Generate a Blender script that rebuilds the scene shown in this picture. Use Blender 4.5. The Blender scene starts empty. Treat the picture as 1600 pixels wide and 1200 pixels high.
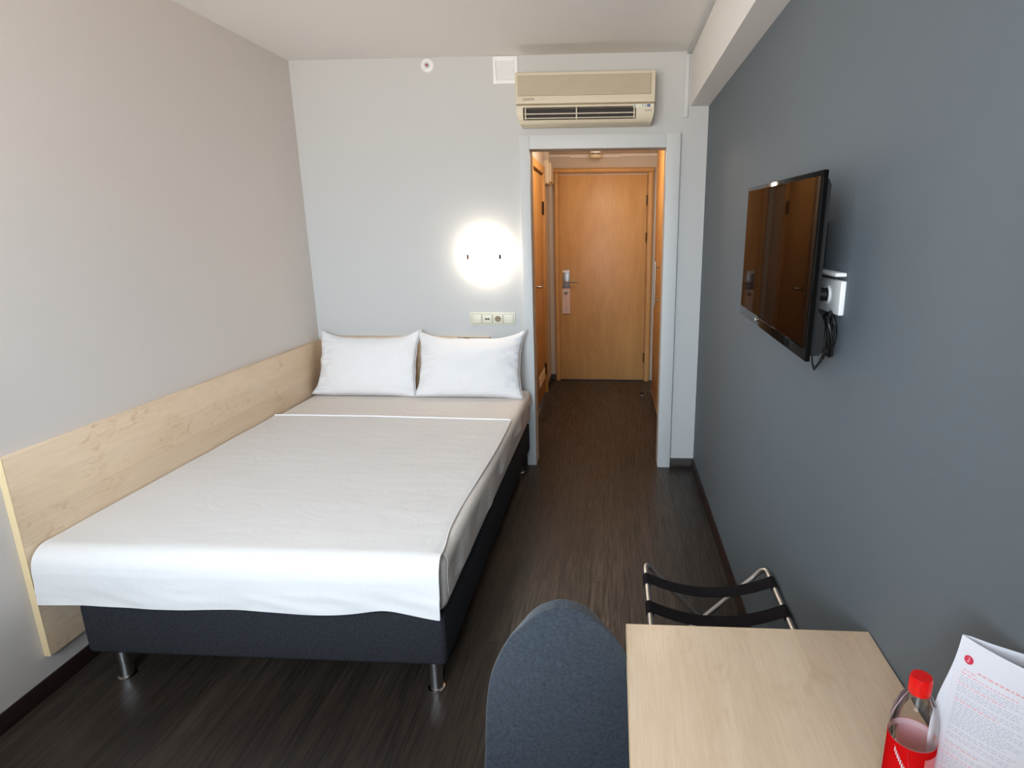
import bpy, bmesh, math, random
from mathutils import Vector, Matrix, noise
SC = bpy.context.scene
COL = SC.collection
PI = math.pi

# ------------------------------------------------------------------ camera
F = 945.7; PITCH = 0.24928; YAW = -0.06192; ROLL = -0.00568
cp = Vector((-0.5641, -3.9835, 1.60))
fw = Vector((math.sin(YAW) * math.cos(PITCH), math.cos(YAW) * math.cos(PITCH), -math.sin(PITCH)))
r0 = Vector((math.cos(YAW), -math.sin(YAW), 0)); u0 = r0.cross(fw)
rr = math.cos(ROLL) * r0 + math.sin(ROLL) * u0
uu = -math.sin(ROLL) * r0 + math.cos(ROLL) * u0
cam = bpy.data.cameras.new('camera'); camo = bpy.data.objects.new('camera', cam); COL.objects.link(camo)
cam.sensor_fit = 'HORIZONTAL'; cam.sensor_width = 36.0; cam.lens = F * 36.0 / 1600.0
cam.shift_x = -100.0 / 1600.0; cam.clip_start = 0.02
M3 = Matrix((rr, uu, -fw)).transposed()
camo.matrix_world = Matrix.Translation(cp) @ M3.to_4x4()
SC.camera = camo

# ------------------------------------------------------------------ world, daylight, lamps, exposure
def lin(c):
    return tuple(((v / 255.0) / 12.92 if v / 255.0 <= 0.04045 else ((v / 255.0 + 0.055) / 1.055) ** 2.4) for v in c)

W = bpy.data.worlds.new('sky'); SC.world = W; W.use_nodes = True
nt = W.node_tree; bg = nt.nodes['Background']
tc = nt.nodes.new('ShaderNodeTexCoord'); sx = nt.nodes.new('ShaderNodeSeparateXYZ'); rp = nt.nodes.new('ShaderNodeValToRGB')
nt.links.new(tc.outputs['Generated'], sx.inputs[0])
mr = nt.nodes.new('ShaderNodeMapRange'); mr.inputs[1].default_value = -1; mr.inputs[2].default_value = 1
nt.links.new(sx.outputs['Z'], mr.inputs[0]); nt.links.new(mr.outputs[0], rp.inputs[0])
rp.color_ramp.elements[0].position = 0.44; rp.color_ramp.elements[0].color = (0.80, 0.75, 0.69, 1)
rp.color_ramp.elements[1].position = 0.56; rp.color_ramp.elements[1].color = (0.76, 0.89, 1.0, 1)
nt.links.new(rp.outputs[0], bg.inputs[0]); bg.inputs[1].default_value = 10.6

def area(name, loc, rot, sx_, sy_, power, color, portal=False):
    l = bpy.data.lights.new(name, 'AREA'); l.shape = 'RECTANGLE'; l.size = sx_; l.size_y = sy_
    l.energy = power; l.color = color
    o = bpy.data.objects.new(name, l); COL.objects.link(o); o.location = loc; o.rotation_euler = rot
    if portal: l.cycles.is_portal = True
    return o
# the window's opening, sampled as a portal onto the sky
WX0, WX1, WZ0, WZ1, YF = -2.30, -0.50, 1.05, 2.53, -4.30
area('window_portal', ((WX0 + WX1) / 2, YF - 0.24, (WZ0 + WZ1) / 2), (PI / 2, 0, 0), WX1 - WX0, WZ1 - WZ0, 1, (1, 1, 1), True)
# the hall's ceiling lamp
hl_ = bpy.data.lights.new('hall_lamp', 'POINT'); hl_.energy = 8.0; hl_.color = (1.0, 0.83, 0.64); hl_.shadow_soft_size = 0.09
hlo = bpy.data.objects.new('hall_lamp', hl_); COL.objects.link(hlo); hlo.location = (-0.68, 1.25, 2.22)

vs = SC.view_settings
vs.view_transform = 'Standard'; vs.look = 'None'; vs.gamma = 1.0; vs.use_curve_mapping = False
vs.exposure = 0.95
SC.display_settings.display_device = 'sRGB'
SC.cycles.max_bounces = 14; SC.cycles.diffuse_bounces = 8; SC.cycles.glossy_bounces = 6; SC.cycles.transparent_max_bounces = 16

# ------------------------------------------------------------------ materials
def newmat(name):
    m = bpy.data.materials.new(name); m.use_nodes = True
    n = m.node_tree.nodes; p = n['Principled BSDF']
    return m, m.node_tree, p

def plain(name, c, rough=0.5, metal=0.0, bump=0.0, bscale=300, spec=0.5, mott=0.0, mscale=6, sheen=0.0):
    m, t, p = newmat(name)
    p.inputs['Base Color'].default_value = (*lin(c), 1); p.inputs['Roughness'].default_value = rough
    p.inputs['Metallic'].default_value = metal; p.inputs['Specular IOR Level'].default_value = spec
    if sheen: p.inputs['Sheen Weight'].default_value = sheen
    if bump or mott:
        tcn = t.nodes.new('ShaderNodeTexCoord')
    if bump:
        nz = t.nodes.new('ShaderNodeTexNoise'); nz.inputs['Scale'].default_value = bscale; nz.inputs['Detail'].default_value = 3
        b = t.nodes.new('ShaderNodeBump'); b.inputs['Strength'].default_value = bump; b.inputs['Distance'].default_value = 0.002
        t.links.new(tcn.outputs['Object'], nz.inputs['Vector']); t.links.new(nz.outputs['Fac'], b.inputs['Height']); t.links.new(b.outputs[0], p.inputs['Normal'])
    if mott:
        nz2 = t.nodes.new('ShaderNodeTexNoise'); nz2.inputs['Scale'].default_value = mscale; nz2.inputs['Detail'].default_value = 4
        r = t.nodes.new('ShaderNodeValToRGB')
        a = lin(c)
        r.color_ramp.elements[0].position = 0.3; r.color_ramp.elements[0].color = tuple(v * (1 - mott) for v in a) + (1,)
        r.color_ramp.elements[1].position = 0.7; r.color_ramp.elements[1].color = tuple(min(1, v * (1 + mott)) for v in a) + (1,)
        t.links.new(tcn.outputs['Object'], nz2.inputs['Vector']); t.links.new(nz2.outputs['Fac'], r.inputs[0]); t.links.new(r.outputs[0], p.inputs['Base Color'])
    return m

def wood(name, c1, c2, axis, rough=0.4, fine=60, coarse=5, knots=0.0, stretch=0.04, coat=0.0, trans=2):
    m, t, p = newmat(name); N = t.nodes.new; L = t.links.new
    tcn = N('ShaderNodeTexCoord'); mp = N('ShaderNodeMapping')
    s = [1, 1, 1]; s[axis] = stretch; mp.inputs['Scale'].default_value = s
    L(tcn.outputs['Object'], mp.inputs[0])
    n1 = N('ShaderNodeTexNoise'); n1.inputs['Scale'].default_value = fine; n1.inputs['Detail'].default_value = 5; n1.inputs['Distortion'].default_value = 0.6
    n2 = N('ShaderNodeTexNoise'); n2.inputs['Scale'].default_value = coarse; n2.inputs['Detail'].default_value = 4; n2.inputs['Distortion'].default_value = 1.2
    L(mp.outputs[0], n1.inputs['Vector'])
    mp2 = N('ShaderNodeMapping'); s2 = [1, 1, 1]; s2[axis] = 0.30; mp2.inputs['Scale'].default_value = s2
    L(tcn.outputs['Object'], mp2.inputs[0]); L(mp2.outputs[0], n2.inputs['Vector'])
    mx = N('ShaderNodeMath'); mx.operation = 'MULTIPLY_ADD'; mx.inputs[1].default_value = 0.45
    ad = N('ShaderNodeMath'); ad.operation = 'MULTIPLY'; ad.inputs[1].default_value = 0.55
    L(n2.outputs['Fac'], ad.inputs[0]); L(n1.outputs['Fac'], mx.inputs[0]); L(ad.outputs[0], mx.inputs[2])
    r = N('ShaderNodeValToRGB'); r.color_ramp.elements[0].position = 0.36; r.color_ramp.elements[1].position = 0.60
    r.color_ramp.elements[0].color = (*lin(c2), 1); r.color_ramp.elements[1].color = (*lin(c1), 1)
    L(mx.outputs[0], r.inputs[0]); out = r.outputs[0]
    if knots:
        # small brown flecks, clustered, and glued strips of slightly different tone
        mp3 = N('ShaderNodeMapping'); s3 = [1, 1, 1]; s3[axis] = 0.55; mp3.inputs['Scale'].default_value = s3
        L(tcn.outputs['Object'], mp3.inputs[0])
        fk = N('ShaderNodeTexNoise'); fk.inputs['Scale'].default_value = 24; fk.inputs['Detail'].default_value = 3; fk.inputs['Distortion'].default_value = 1.4
        cl = N('ShaderNodeTexNoise'); cl.inputs['Scale'].default_value = 6; cl.inputs['Detail'].default_value = 1
        L(mp3.outputs[0], fk.inputs['Vector']); L(mp3.outputs[0], cl.inputs['Vector'])
        kr = N('ShaderNodeMapRange'); kr.interpolation_type = 'SMOOTHSTEP'; kr.inputs[1].default_value = 0.50; kr.inputs[2].default_value = 0.76; kr.inputs[4].default_value = knots
        cr = N('ShaderNodeMapRange'); cr.interpolation_type = 'SMOOTHSTEP'; cr.inputs[1].default_value = 0.47; cr.inputs[2].default_value = 0.62
        L(fk.outputs['Fac'], kr.inputs[0]); L(cl.outputs['Fac'], cr.inputs[0])
        km = N('ShaderNodeMath'); km.operation = 'MULTIPLY'; L(kr.outputs[0], km.inputs[0]); L(cr.outputs[0], km.inputs[1])
        mc = N('ShaderNodeMix'); mc.data_type = 'RGBA'; mc.inputs[7].default_value = (*lin((c2[0] * .85, c2[1] * .76, c2[2] * .66)), 1)
        L(km.outputs[0], mc.inputs[0]); L(out, mc.inputs[6])
        sp3 = N('ShaderNodeSeparateXYZ'); L(tcn.outputs['Object'], sp3.inputs[0])
        dv = N('ShaderNodeMath'); dv.operation = 'DIVIDE'; dv.inputs[1].default_value = 0.105; L(sp3.outputs[trans], dv.inputs[0])
        fl = N('ShaderNodeMath'); fl.operation = 'FLOOR'; L(dv.outputs[0], fl.inputs[0])
        wn = N('ShaderNodeTexWhiteNoise'); wn.noise_dimensions = '1D'; L(fl.outputs[0], wn.inputs['W'])
        tv_ = N('ShaderNodeMapRange'); tv_.inputs[3].default_value = 0.94; tv_.inputs[4].default_value = 1.04; L(wn.outputs['Value'], tv_.inputs[0])
        ml = N('ShaderNodeMix'); ml.data_type = 'RGBA'; ml.blend_type = 'MULTIPLY'; ml.inputs[0].default_value = 1
        L(mc.outputs[2], ml.inputs[6]); L(tv_.outputs[0], ml.inputs[7]); out = ml.outputs[2]
    L(out, p.inputs['Base Color']); p.inputs['Roughness'].default_value = rough
    if coat: p.inputs['Coat Weight'].default_value = coat; p.inputs['Coat Roughness'].default_value = 0.15
    b = N('ShaderNodeBump'); b.inputs['Strength'].default_value = 0.06; b.inputs['Distance'].default_value = 0.001
    L(n1.outputs['Fac'], b.inputs['Height']); L(b.outputs[0], p.inputs['Normal'])
    return m

def floor_mat():
    m, t, p = newmat('dark_laminate'); N = t.nodes.new; L = t.links.new
    tcn = N('ShaderNodeTexCoord'); mp = N('ShaderNodeMapping'); mp.inputs['Rotation'].default_value = (0, 0, PI / 2); mp.inputs['Location'].default_value = (0.53, 0.04, 0)
    L(tcn.outputs['Object'], mp.inputs[0])
    br = N('ShaderNodeTexBrick'); br.offset = 0.37; br.inputs['Scale'].default_value = 1.0
    br.inputs['Brick Width'].default_value = 1.22; br.inputs['Row Height'].default_value = 0.153
    br.inputs['Mortar Size'].default_value = 0.0012; br.inputs['Mortar Smooth'].default_value = 0.1; br.inputs['Bias'].default_value = 0
    br.inputs['Color1'].default_value = (0, 0, 0, 1); br.inputs['Color2'].default_value = (1, 1, 1, 1); br.inputs['Mortar'].default_value = (0.5, 0.5, 0.5, 1)
    L(mp.outputs[0], br.inputs['Vector'])
    mpg = N('ShaderNodeMapping'); mpg.inputs['Scale'].default_value = (1, 0.035, 1); L(tcn.outputs['Object'], mpg.inputs[0])
    off = N('ShaderNodeVectorMath'); off.operation = 'MULTIPLY_ADD'; off.inputs[1].default_value = (7, 5, 3)
    L(br.outputs['Color'], off.inputs[0]); L(mpg.outputs[0], off.inputs[2])
    g = N('ShaderNodeTexNoise'); g.inputs['Scale'].default_value = 150; g.inputs['Detail'].default_value = 6; g.inputs['Distortion'].default_value = 0.9
    L(off.outputs[0], g.inputs['Vector'])
    g2 = N('ShaderNodeTexNoise'); g2.inputs['Scale'].default_value = 14; g2.inputs['Detail'].default_value = 3; g2.inputs['Distortion'].default_value = 1.5
    L(off.outputs[0], g2.inputs['Vector'])
    sm = N('ShaderNodeMath'); sm.operation = 'ADD'; wg = N('ShaderNodeMath'); wg.operation = 'MULTIPLY_ADD'; wg.inputs[1].default_value = 0.55; wg.inputs[2].default_value = 0.22
    L(g2.outputs['Fac'], wg.inputs[0]); L(g.outputs['Fac'], sm.inputs[0]); L(wg.outputs[0], sm.inputs[1])
    r = N('ShaderNodeValToRGB'); e = r.color_ramp.elements
    e[0].position = 0.36; e[0].color = (*lin((27, 23, 20)), 1); e[1].position = 0.66; e[1].color = (*lin((74, 63, 55)), 1)
    hf = N('ShaderNodeMath'); hf.operation = 'MULTIPLY'; hf.inputs[1].default_value = 0.5; L(sm.outputs[0], hf.inputs[0]); L(hf.outputs[0], r.inputs[0])
    tn = N('ShaderNodeMapRange'); tn.inputs[3].default_value = 0.78; tn.inputs[4].default_value = 1.18; L(br.outputs['Color'], tn.inputs[0])
    mu = N('ShaderNodeMix'); mu.data_type = 'RGBA'; mu.blend_type = 'MULTIPLY'; mu.inputs[0].default_value = 1
    L(r.outputs[0], mu.inputs[6]); L(tn.outputs[0], mu.inputs[7])
    md = N('ShaderNodeMix'); md.data_type = 'RGBA'; md.inputs[7].default_value = (0.006, 0.005, 0.005, 1)
    L(br.outputs['Fac'], md.inputs[0]); L(mu.outputs[2], md.inputs[6]); L(md.outputs[2], p.inputs['Base Color'])
    ro = N('ShaderNodeMapRange'); ro.inputs[1].default_value = 0.35; ro.inputs[2].default_value = 0.7; ro.inputs[3].default_value = 0.50; ro.inputs[4].default_value = 0.30
    L(g.outputs['Fac'], ro.inputs[0]); L(ro.outputs[0], p.inputs['Roughness'])
    p.inputs['Specular IOR Level'].default_value = 0.4
    b = N('ShaderNodeBump'); b.inputs['Strength'].default_value = 0.25; b.inputs['Distance'].default_value = 0.0015
    L(g.outputs['Fac'], b.inputs['Height']); L(b.outputs[0], p.inputs['Normal'])
    return m

def fabric(name, c, bump=0.4, scale=900, mott=0.25, rough=0.95, sheen=0.0, wrinkle=0.0):
    m, t, p = newmat(name); N = t.nodes.new; L = t.links.new
    tcn = N('ShaderNodeTexCoord')
    nz = N('ShaderNodeTexNoise'); nz.inputs['Scale'].default_value = scale; nz.inputs['Detail'].default_value = 2
    n2 = N('ShaderNodeTexNoise'); n2.inputs['Scale'].default_value = scale / 6; n2.inputs['Detail'].default_value = 4
    L(tcn.outputs['Object'], nz.inputs['Vector']); L(tcn.outputs['Object'], n2.inputs['Vector'])
    ad = N('ShaderNodeMath'); ad.operation = 'ADD'; L(nz.outputs['Fac'], ad.inputs[0]); L(n2.outputs['Fac'], ad.inputs[1])
    hf = N('ShaderNodeMath'); hf.operation = 'MULTIPLY'; hf.inputs[1].default_value = 0.5; L(ad.outputs[0], hf.inputs[0])
    r = N('ShaderNodeValToRGB'); a = lin(c)
    r.color_ramp.elements[0].position = 0.35; r.color_ramp.elements[0].color = tuple(v * (1 - mott) for v in a) + (1,)
    r.color_ramp.elements[1].position = 0.65; r.color_ramp.elements[1].color = tuple(min(1, v * (1 + mott)) for v in a) + (1,)
    L(hf.outputs[0], r.inputs[0]); L(r.outputs[0], p.inputs['Base Color'])
    p.inputs['Roughness'].default_value = rough; p.inputs['Specular IOR Level'].default_value = 0.15
    p.inputs['Sheen Weight'].default_value = sheen
    b = N('ShaderNodeBump'); b.inputs['Strength'].default_value = bump; b.inputs['Distance'].default_value = 0.001
    L(nz.outputs['Fac'], b.inputs['Height']); L(b.outputs[0], p.inputs['Normal'])
    if wrinkle:
        n3 = N('ShaderNodeTexNoise'); n3.inputs['Scale'].default_value = 7; n3.inputs['Detail'].default_value = 5; n3.inputs['Distortion'].default_value = 2.2
        b2 = N('ShaderNodeBump'); b2.inputs['Strength'].default_value = wrinkle; b2.inputs['Distance'].default_value = 0.012
        L(tcn.outputs['Object'], n3.inputs['Vector']); L(n3.outputs['Fac'], b2.inputs['Height']); L(b2.outputs[0], b.inputs['Normal'])
    return m

def emit(name, c, s):
    m, t, p = newmat(name)
    p.inputs['Base Color'].default_value = (0.8, 0.8, 0.8, 1)
    p.inputs['Emission Color'].default_value = (*c, 1); p.inputs['Emission Strength'].default_value = s
    return m

def clear(name, tint=(1, 1, 1), ior=1.45, rough=0.02):
    m = bpy.data.materials.new(name); m.use_nodes = True; t = m.node_tree; t.nodes.clear()
    o = t.nodes.new('ShaderNodeOutputMaterial'); mx = t.nodes.new('ShaderNodeMixShader')
    tr = t.nodes.new('ShaderNodeBsdfTransparent'); gl = t.nodes.new('ShaderNodeBsdfGlossy'); fr = t.nodes.new('ShaderNodeFresnel')
    tr.inputs[0].default_value = (*tint, 1); gl.inputs['Roughness'].default_value = rough; fr.inputs[0].default_value = ior
    t.links.new(fr.outputs[0], mx.inputs[0]); t.links.new(tr.outputs[0], mx.inputs[1]); t.links.new(gl.outputs[0], mx.inputs[2]); t.links.new(mx.outputs[0], o.inputs[0])
    return m

def translucent(name, c, mixf=0.5, rough=0.4):
    m = bpy.data.materials.new(name); m.use_nodes = True; t = m.node_tree; t.nodes.clear(); N = t.nodes.new
    o = N('ShaderNodeOutputMaterial'); mx = N('ShaderNodeMixShader'); d = N('ShaderNodeBsdfDiffuse'); tl = N('ShaderNodeBsdfTranslucent')
    d.inputs[0].default_value = (*lin(c), 1); tl.inputs[0].default_value = (*lin(c), 1); mx.inputs[0].default_value = mixf
    t.links.new(d.outputs[0], mx.inputs[1]); t.links.new(tl.outputs[0], mx.inputs[2]); t.links.new(mx.outputs[0], o.inputs[0])
    return m

MT = dict(
    wall_left=plain('greige_paint', (212, 205, 200), 0.85, bump=0.12, bscale=260, spec=0.2),
    wall_back=plain('pale_grey_paint', (205, 205, 204), 0.85, bump=0.12, bscale=260, spec=0.2),
    wall_right=plain('slate_paint', (104, 112, 119), 0.72, bump=0.15, bscale=260, spec=0.3),
    ceiling=plain('ceiling_white', (234, 231, 227), 0.9, spec=0.1),
    hallwall=plain('hall_paint', (206, 196, 184), 0.85, spec=0.2),
    trimwhite=plain('casing_pale_grey', (210, 212, 212), 0.5, spec=0.4),
    white=plain('white_plastic', (243, 243, 243), 0.4),
    cream=plain('cream_plastic', (226, 224, 206), 0.4),
    acbeige=plain('aged_beige_plastic', (217, 205, 181), 0.42),
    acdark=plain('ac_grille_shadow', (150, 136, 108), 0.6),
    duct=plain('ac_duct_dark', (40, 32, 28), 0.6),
    ink=plain('dark_ink', (60, 60, 66), 0.5),
    blue=plain('blue_ink', (80, 100, 140), 0.5),
    base=plain('dark_skirting', (38, 24, 20), 0.45),
    floor=floor_mat(),
    maple=wood('maple_panel', (225, 201, 172), (214, 187, 156), 1, rough=0.42, fine=150, coarse=5, knots=0.5, stretch=0.05),
    maple_desk=wood('maple_desk', (242, 219, 191), (231, 204, 173), 1, rough=0.38, fine=210, coarse=7, knots=0.22, stretch=0.05, trans=0),
    maple_edge=plain('maple_edge', (228, 203, 160), 0.5),
    maple_x=wood('maple_headboard', (226, 203, 175), (210, 181, 149), 0, rough=0.42, fine=55, coarse=5, knots=0.4),
    oak=wood('honey_oak', (208, 163, 106), (194, 147, 91), 2, rough=0.42, fine=110, coarse=5),
    oak2=wood('honey_oak_orange', (208, 157, 92), (191, 140, 76), 2, rough=0.42, fine=90, coarse=5),
    oakgap=plain('oak_gap', (70, 42, 20), 0.8),
    linen=fabric('white_linen', (220, 217, 216), 0.12, 700, 0.012, wrinkle=0.16),
    pillow_linen=fabric('pillow_linen', (238, 237, 238), 0.12, 700, 0.012, wrinkle=0.35),
    linen_warm=fabric('warm_white_linen', (223, 216, 210), 0.15, 700, 0.015, wrinkle=0.3),
    piping=plain('white_piping', (246, 246, 250), 0.8),
    charcoal=fabric('charcoal_upholstery', (45, 46, 50), 0.6, 700, 0.35),
    chairfab=fabric('blue_grey_felt', (54, 60, 68), 0.5, 900, 0.42, sheen=0.2),
    chrome=plain('chrome', (215, 215, 218), 0.14, 1.0),
    nickel=plain('brushed_nickel', (185, 183, 178), 0.32, 1.0),
    brass=plain('dark_hinge', (70, 50, 32), 0.4, 0.6),
    tube=plain('satin_steel_tube', (205, 200, 195), 0.34, 1.0),
    strap=fabric('black_webbing', (30, 27, 30), 0.5, 600, 0.2),
    tvblack=plain('tv_gloss_black', (13, 12, 12), 0.07, spec=0.5),
    screen=plain('tv_screen_glass', (7, 6, 6), 0.03, spec=0.5),
    tvback=plain('tv_back_plastic', (10, 11, 13), 0.5),
    rubber=plain('black_rubber', (16, 16, 17), 0.45),
    red=plain('red_plastic', (226, 14, 12), 0.3),
    label=translucent('red_label', (226, 24, 26), 0.3),
    backing=translucent('label_backing', (246, 236, 240), 0.55),
    pink=plain('pink_print', (232, 120, 124), 0.45),
    paper=plain('white_paper', (224, 223, 230), 0.6),
    print=plain('grey_print', (190, 193, 205), 0.7),
    redprint=plain('red_print', (206, 50, 76), 0.6),
    pinkprint=plain('pale_red_print', (228, 172, 180), 0.6),
    tag=plain('tag_card', (226, 200, 186), 0.55),
    steel=plain('lock_steel', (165, 167, 170), 0.35, 0.9),
    glow=emit('lit_frosted_glass', (1.0, 0.87, 0.70), 15.0),
    pet=clear('clear_pet', (0.97, 0.96, 0.96), 1.28, 0.05),
    pane=clear('window_glass', (1, 1, 1), 1.45, 0.0),
    copper=plain('copper_clip', (60, 26, 10), 0.7),
    silver=plain('silver_badge', (215, 210, 200), 0.3, 0.9),
    wood_leg=plain('dark_leg', (30, 30, 32), 0.45),
)

for k_, v_ in (('screen', 1.13), ('tvblack', 1.09)): MT[k_].node_tree.nodes['Principled BSDF'].inputs['IOR'].default_value = v_

# ------------------------------------------------------------------ mesh helpers
class MB:
    def __init__(s): s.bm = bmesh.new()
    def box(s, x0, x1, y0, y1, z0, z1, bev=0.0, seg=2, only=None):
        vs_ = [s.bm.verts.new((x, y, z)) for x in (x0, x1) for y in (y0, y1) for z in (z0, z1)]
        fs = [(0, 1, 3, 2), (4, 6, 7, 5), (0, 4, 5, 1), (2, 3, 7, 6), (0, 2, 6, 4), (1, 5, 7, 3)]
        faces = [s.bm.faces.new([vs_[i] for i in f]) for f in fs]
        if bev > 0:
            ed = list({e for f in faces for e in f.edges})
            if only is not None:
                ed = [e for e in ed if abs((e.verts[0].co - e.verts[1].co).normalized()[only]) > .9]
            bmesh.ops.bevel(s.bm, geom=ed, offset=bev, segments=seg, profile=0.5, affect='EDGES')
        return s
    def tube(s, path, r, n=10, closed=False, cap=True):
        P = [Vector(p) for p in path]; K = len(P); rings = []
        R = r if isinstance(r, (list, tuple)) else [r] * K
        ref = None
        for i in range(K):
            if closed: d = P[(i + 1) % K] - P[i - 1]
            else: d = P[min(i + 1, K - 1)] - P[max(i - 1, 0)]
            d.normalize()
            if ref is None:
                ref = Vector((0, 0, 1)) if abs(d.z) < 0.9 else Vector((1, 0, 0))
            a = d.cross(ref).normalized(); bvec = a.cross(d).normalized(); ref = bvec
            rings.append([s.bm.verts.new(P[i] + R[i] * (math.cos(2 * PI * k / n) * a + math.sin(2 * PI * k / n) * bvec)) for k in range(n)])
        m = K if closed else K - 1
        for i in range(m):
            A = rings[i]; B = rings[(i + 1) % K]
            for k in range(n): s.bm.faces.new((A[k], A[(k + 1) % n], B[(k + 1) % n], B[k]))
        if cap and not closed:
            s.bm.faces.new(rings[0][::-1]); s.bm.faces.new(rings[-1])
        return s
    def lathe(s, prof, o=(0, 0, 0), axis=2, n=32, caps=True):
        o = Vector(o); rings = []
        ax = [(1, 2, 0), (2, 0, 1), (0, 1, 2)][axis]
        for (r, h) in prof:
            ring = []
            for k in range(n):
                c = [0, 0, 0]; c[ax[0]] = max(r, 1e-5) * math.cos(2 * PI * k / n); c[ax[1]] = max(r, 1e-5) * math.sin(2 * PI * k / n); c[ax[2]] = h
                ring.append(s.bm.verts.new(o + Vector(c)))
            rings.append(ring)
        for A, B in zip(rings, rings[1:]):
            for k in range(n): s.bm.faces.new((A[k], A[(k + 1) % n], B[(k + 1) % n], B[k]))
        if caps:
            s.bm.faces.new(rings[0][::-1]); s.bm.faces.new(rings[-1])
        return s
    def grid(s, nu, nv, f, thick=0.0):
        V = [[s.bm.verts.new(f(i / (nu - 1), j / (nv - 1))) for j in range(nv)] for i in range(nu)]
        for i in range(nu - 1):
            for j in range(nv - 1):
                s.bm.faces.new((V[i][j], V[i + 1][j], V[i + 1][j + 1], V[i][j + 1]))
        return s
    def prism(s, poly, axis, a, b_):
        """extrude a 2-D outline along an axis"""
        ax = [(1, 2, 0), (0, 2, 1), (0, 1, 2)][axis]
        def mk(p, h):
            c = [0, 0, 0]; c[ax[0]] = p[0]; c[ax[1]] = p[1]; c[ax[2]] = h; return s.bm.verts.new(c)
        A = [mk(p, a) for p in poly]; B = [mk(p, b_) for p in poly]; n = len(poly)
        s.bm.faces.new(A); s.bm.faces.new(B[::-1])
        for k in range(n): s.bm.faces.new((A[k], B[k], B[(k + 1) % n], A[(k + 1) % n]))
        return s
    def xf(s, mtx): bmesh.ops.transform(s.bm, matrix=mtx, verts=s.bm.verts); return s

def obj(name, mb, mat, parent=None, angle=35, origin=None, smooth=True):
    bm = mb.bm
    bmesh.ops.recalc_face_normals(bm, faces=bm.faces)
    o0 = Vector(origin) if origin is not None else (Vector(parent['_w']) if parent is not None else Vector((0, 0, 0)))
    bmesh.ops.translate(bm, verts=bm.verts, vec=-o0)
    if smooth:
        for f in bm.faces: f.smooth = True
        for e in bm.edges:
            if len(e.link_faces) == 2: e.smooth = e.calc_face_angle(0) < math.radians(angle)
            else: e.smooth = False
    me = bpy.data.meshes.new(name); bm.to_mesh(me); bm.free()
    me.materials.append(MT[mat] if isinstance(mat, str) else mat)
    o = bpy.data.objects.new(name, me); COL.objects.link(o)
    if parent is not None:
        o.parent = parent; o['_w'] = tuple(o0)
    else:
        o.location = o0; o['_w'] = tuple(o0)
    return o

def tag(o, label, cat, group=None, kind=None):
    if label: o['label'] = label
    if cat: o['category'] = cat
    if group: o['group'] = group
    if kind: o['kind'] = kind
    return o

def thing(name, label, cat, loc, group=None):
    o = bpy.data.objects.new(name, None); COL.objects.link(o); o.location = loc; o['_w'] = tuple(loc)
    o.empty_display_size = 0.05
    return tag(o, label, cat, group)

def struct(name, mb, mat, parent=None, label=None, cat=None, angle=35):
    o = obj(name, mb, mat, parent, angle)
    if parent is None: tag(o, label, cat, None, 'structure')
    return o

def sroot(name, label, cat, loc):
    o = thing(name, label, cat, loc); o['kind'] = 'structure'; return o

def text(name, body, size, loc, rot, mat, parent, ext=0.0004, shear=0.0, align='LEFT'):
    cu = bpy.data.curves.new(name, 'FONT'); cu.body = body; cu.size = size; cu.extrude = ext; cu.shear = shear; cu.align_x = align
    tmp = bpy.data.objects.new(name + '_tmp', cu); COL.objects.link(tmp)
    dg = bpy.context.evaluated_depsgraph_get(); me = bpy.data.meshes.new_from_object(tmp.evaluated_get(dg))
    bpy.data.objects.remove(tmp); bpy.data.curves.remove(cu)
    from mathutils import Euler
    me.transform(Matrix.Translation(Vector(loc) - Vector(parent['_w'])) @ Euler(rot).to_matrix().to_4x4())
    me.materials.clear(); me.materials.append(MT[mat])
    o = bpy.data.objects.new(name, me); COL.objects.link(o); o.parent = parent; o['_w'] = parent['_w']
    return o

def nz(x, y, z=0.0): return noise.noise(Vector((x, y, z)))
def sstep(a, b, x):
    t = max(0, min(1, (x - a) / (b - a))); return t * t * (3 - 2 * t)

# ------------------------------------------------------------------ room shell
RW, RH = 2.5734, 2.6183
HL, HR, HE, HC = -1.235, -0.115, 2.49, 2.335      # hall: left, right, end, ceiling
OX0, OX1, OZ = -1.090, -0.248, 2.085              # opening in the back wall
struct('floor', MB().box(-RW - .15, .15, YF - .25, HE + .12, -.10, 0), 'floor', label='dark brown wood plank floor of room and hall', cat='floor')
struct('ceiling', MB().box(-RW - .15, .15, YF - .25, .1, RH, RH + .1), 'ceiling', label='plain off-white ceiling over the room', cat='ceiling')
struct('wall_left', MB().box(-RW - .15, -RW, YF - .25, 0, 0, RH), 'wall_left', label='greige wall along the bed', cat='wall')
struct('wall_right', MB().box(0, .15, YF - .25, 0, 0, RH), 'wall_right', label='slate grey wall behind the television', cat='wall')
wb = MB().box(-RW - .15, OX0 - .012, 0, .1, 0, RH).box(OX1 + .012, .15, 0, .1, 0, RH).box(OX0 - .012, OX1 + .012, 0, .1, OZ + .012, RH)
struct('wall_back', wb, 'wall_back', label='pale grey wall behind the pillows with a passage opening', cat='wall')
wf = MB().box(-RW, WX0, YF - .25, YF, 0, RH).box(WX1, 0, YF - .25, YF, 0, RH).box(WX0, WX1, YF - .25, YF, 0, WZ0).box(WX0, WX1, YF - .25, YF, WZ1, RH)
struct('wall_front', wf, 'wall_back', label='pale grey window wall opposite the passage', cat='wall')
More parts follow.
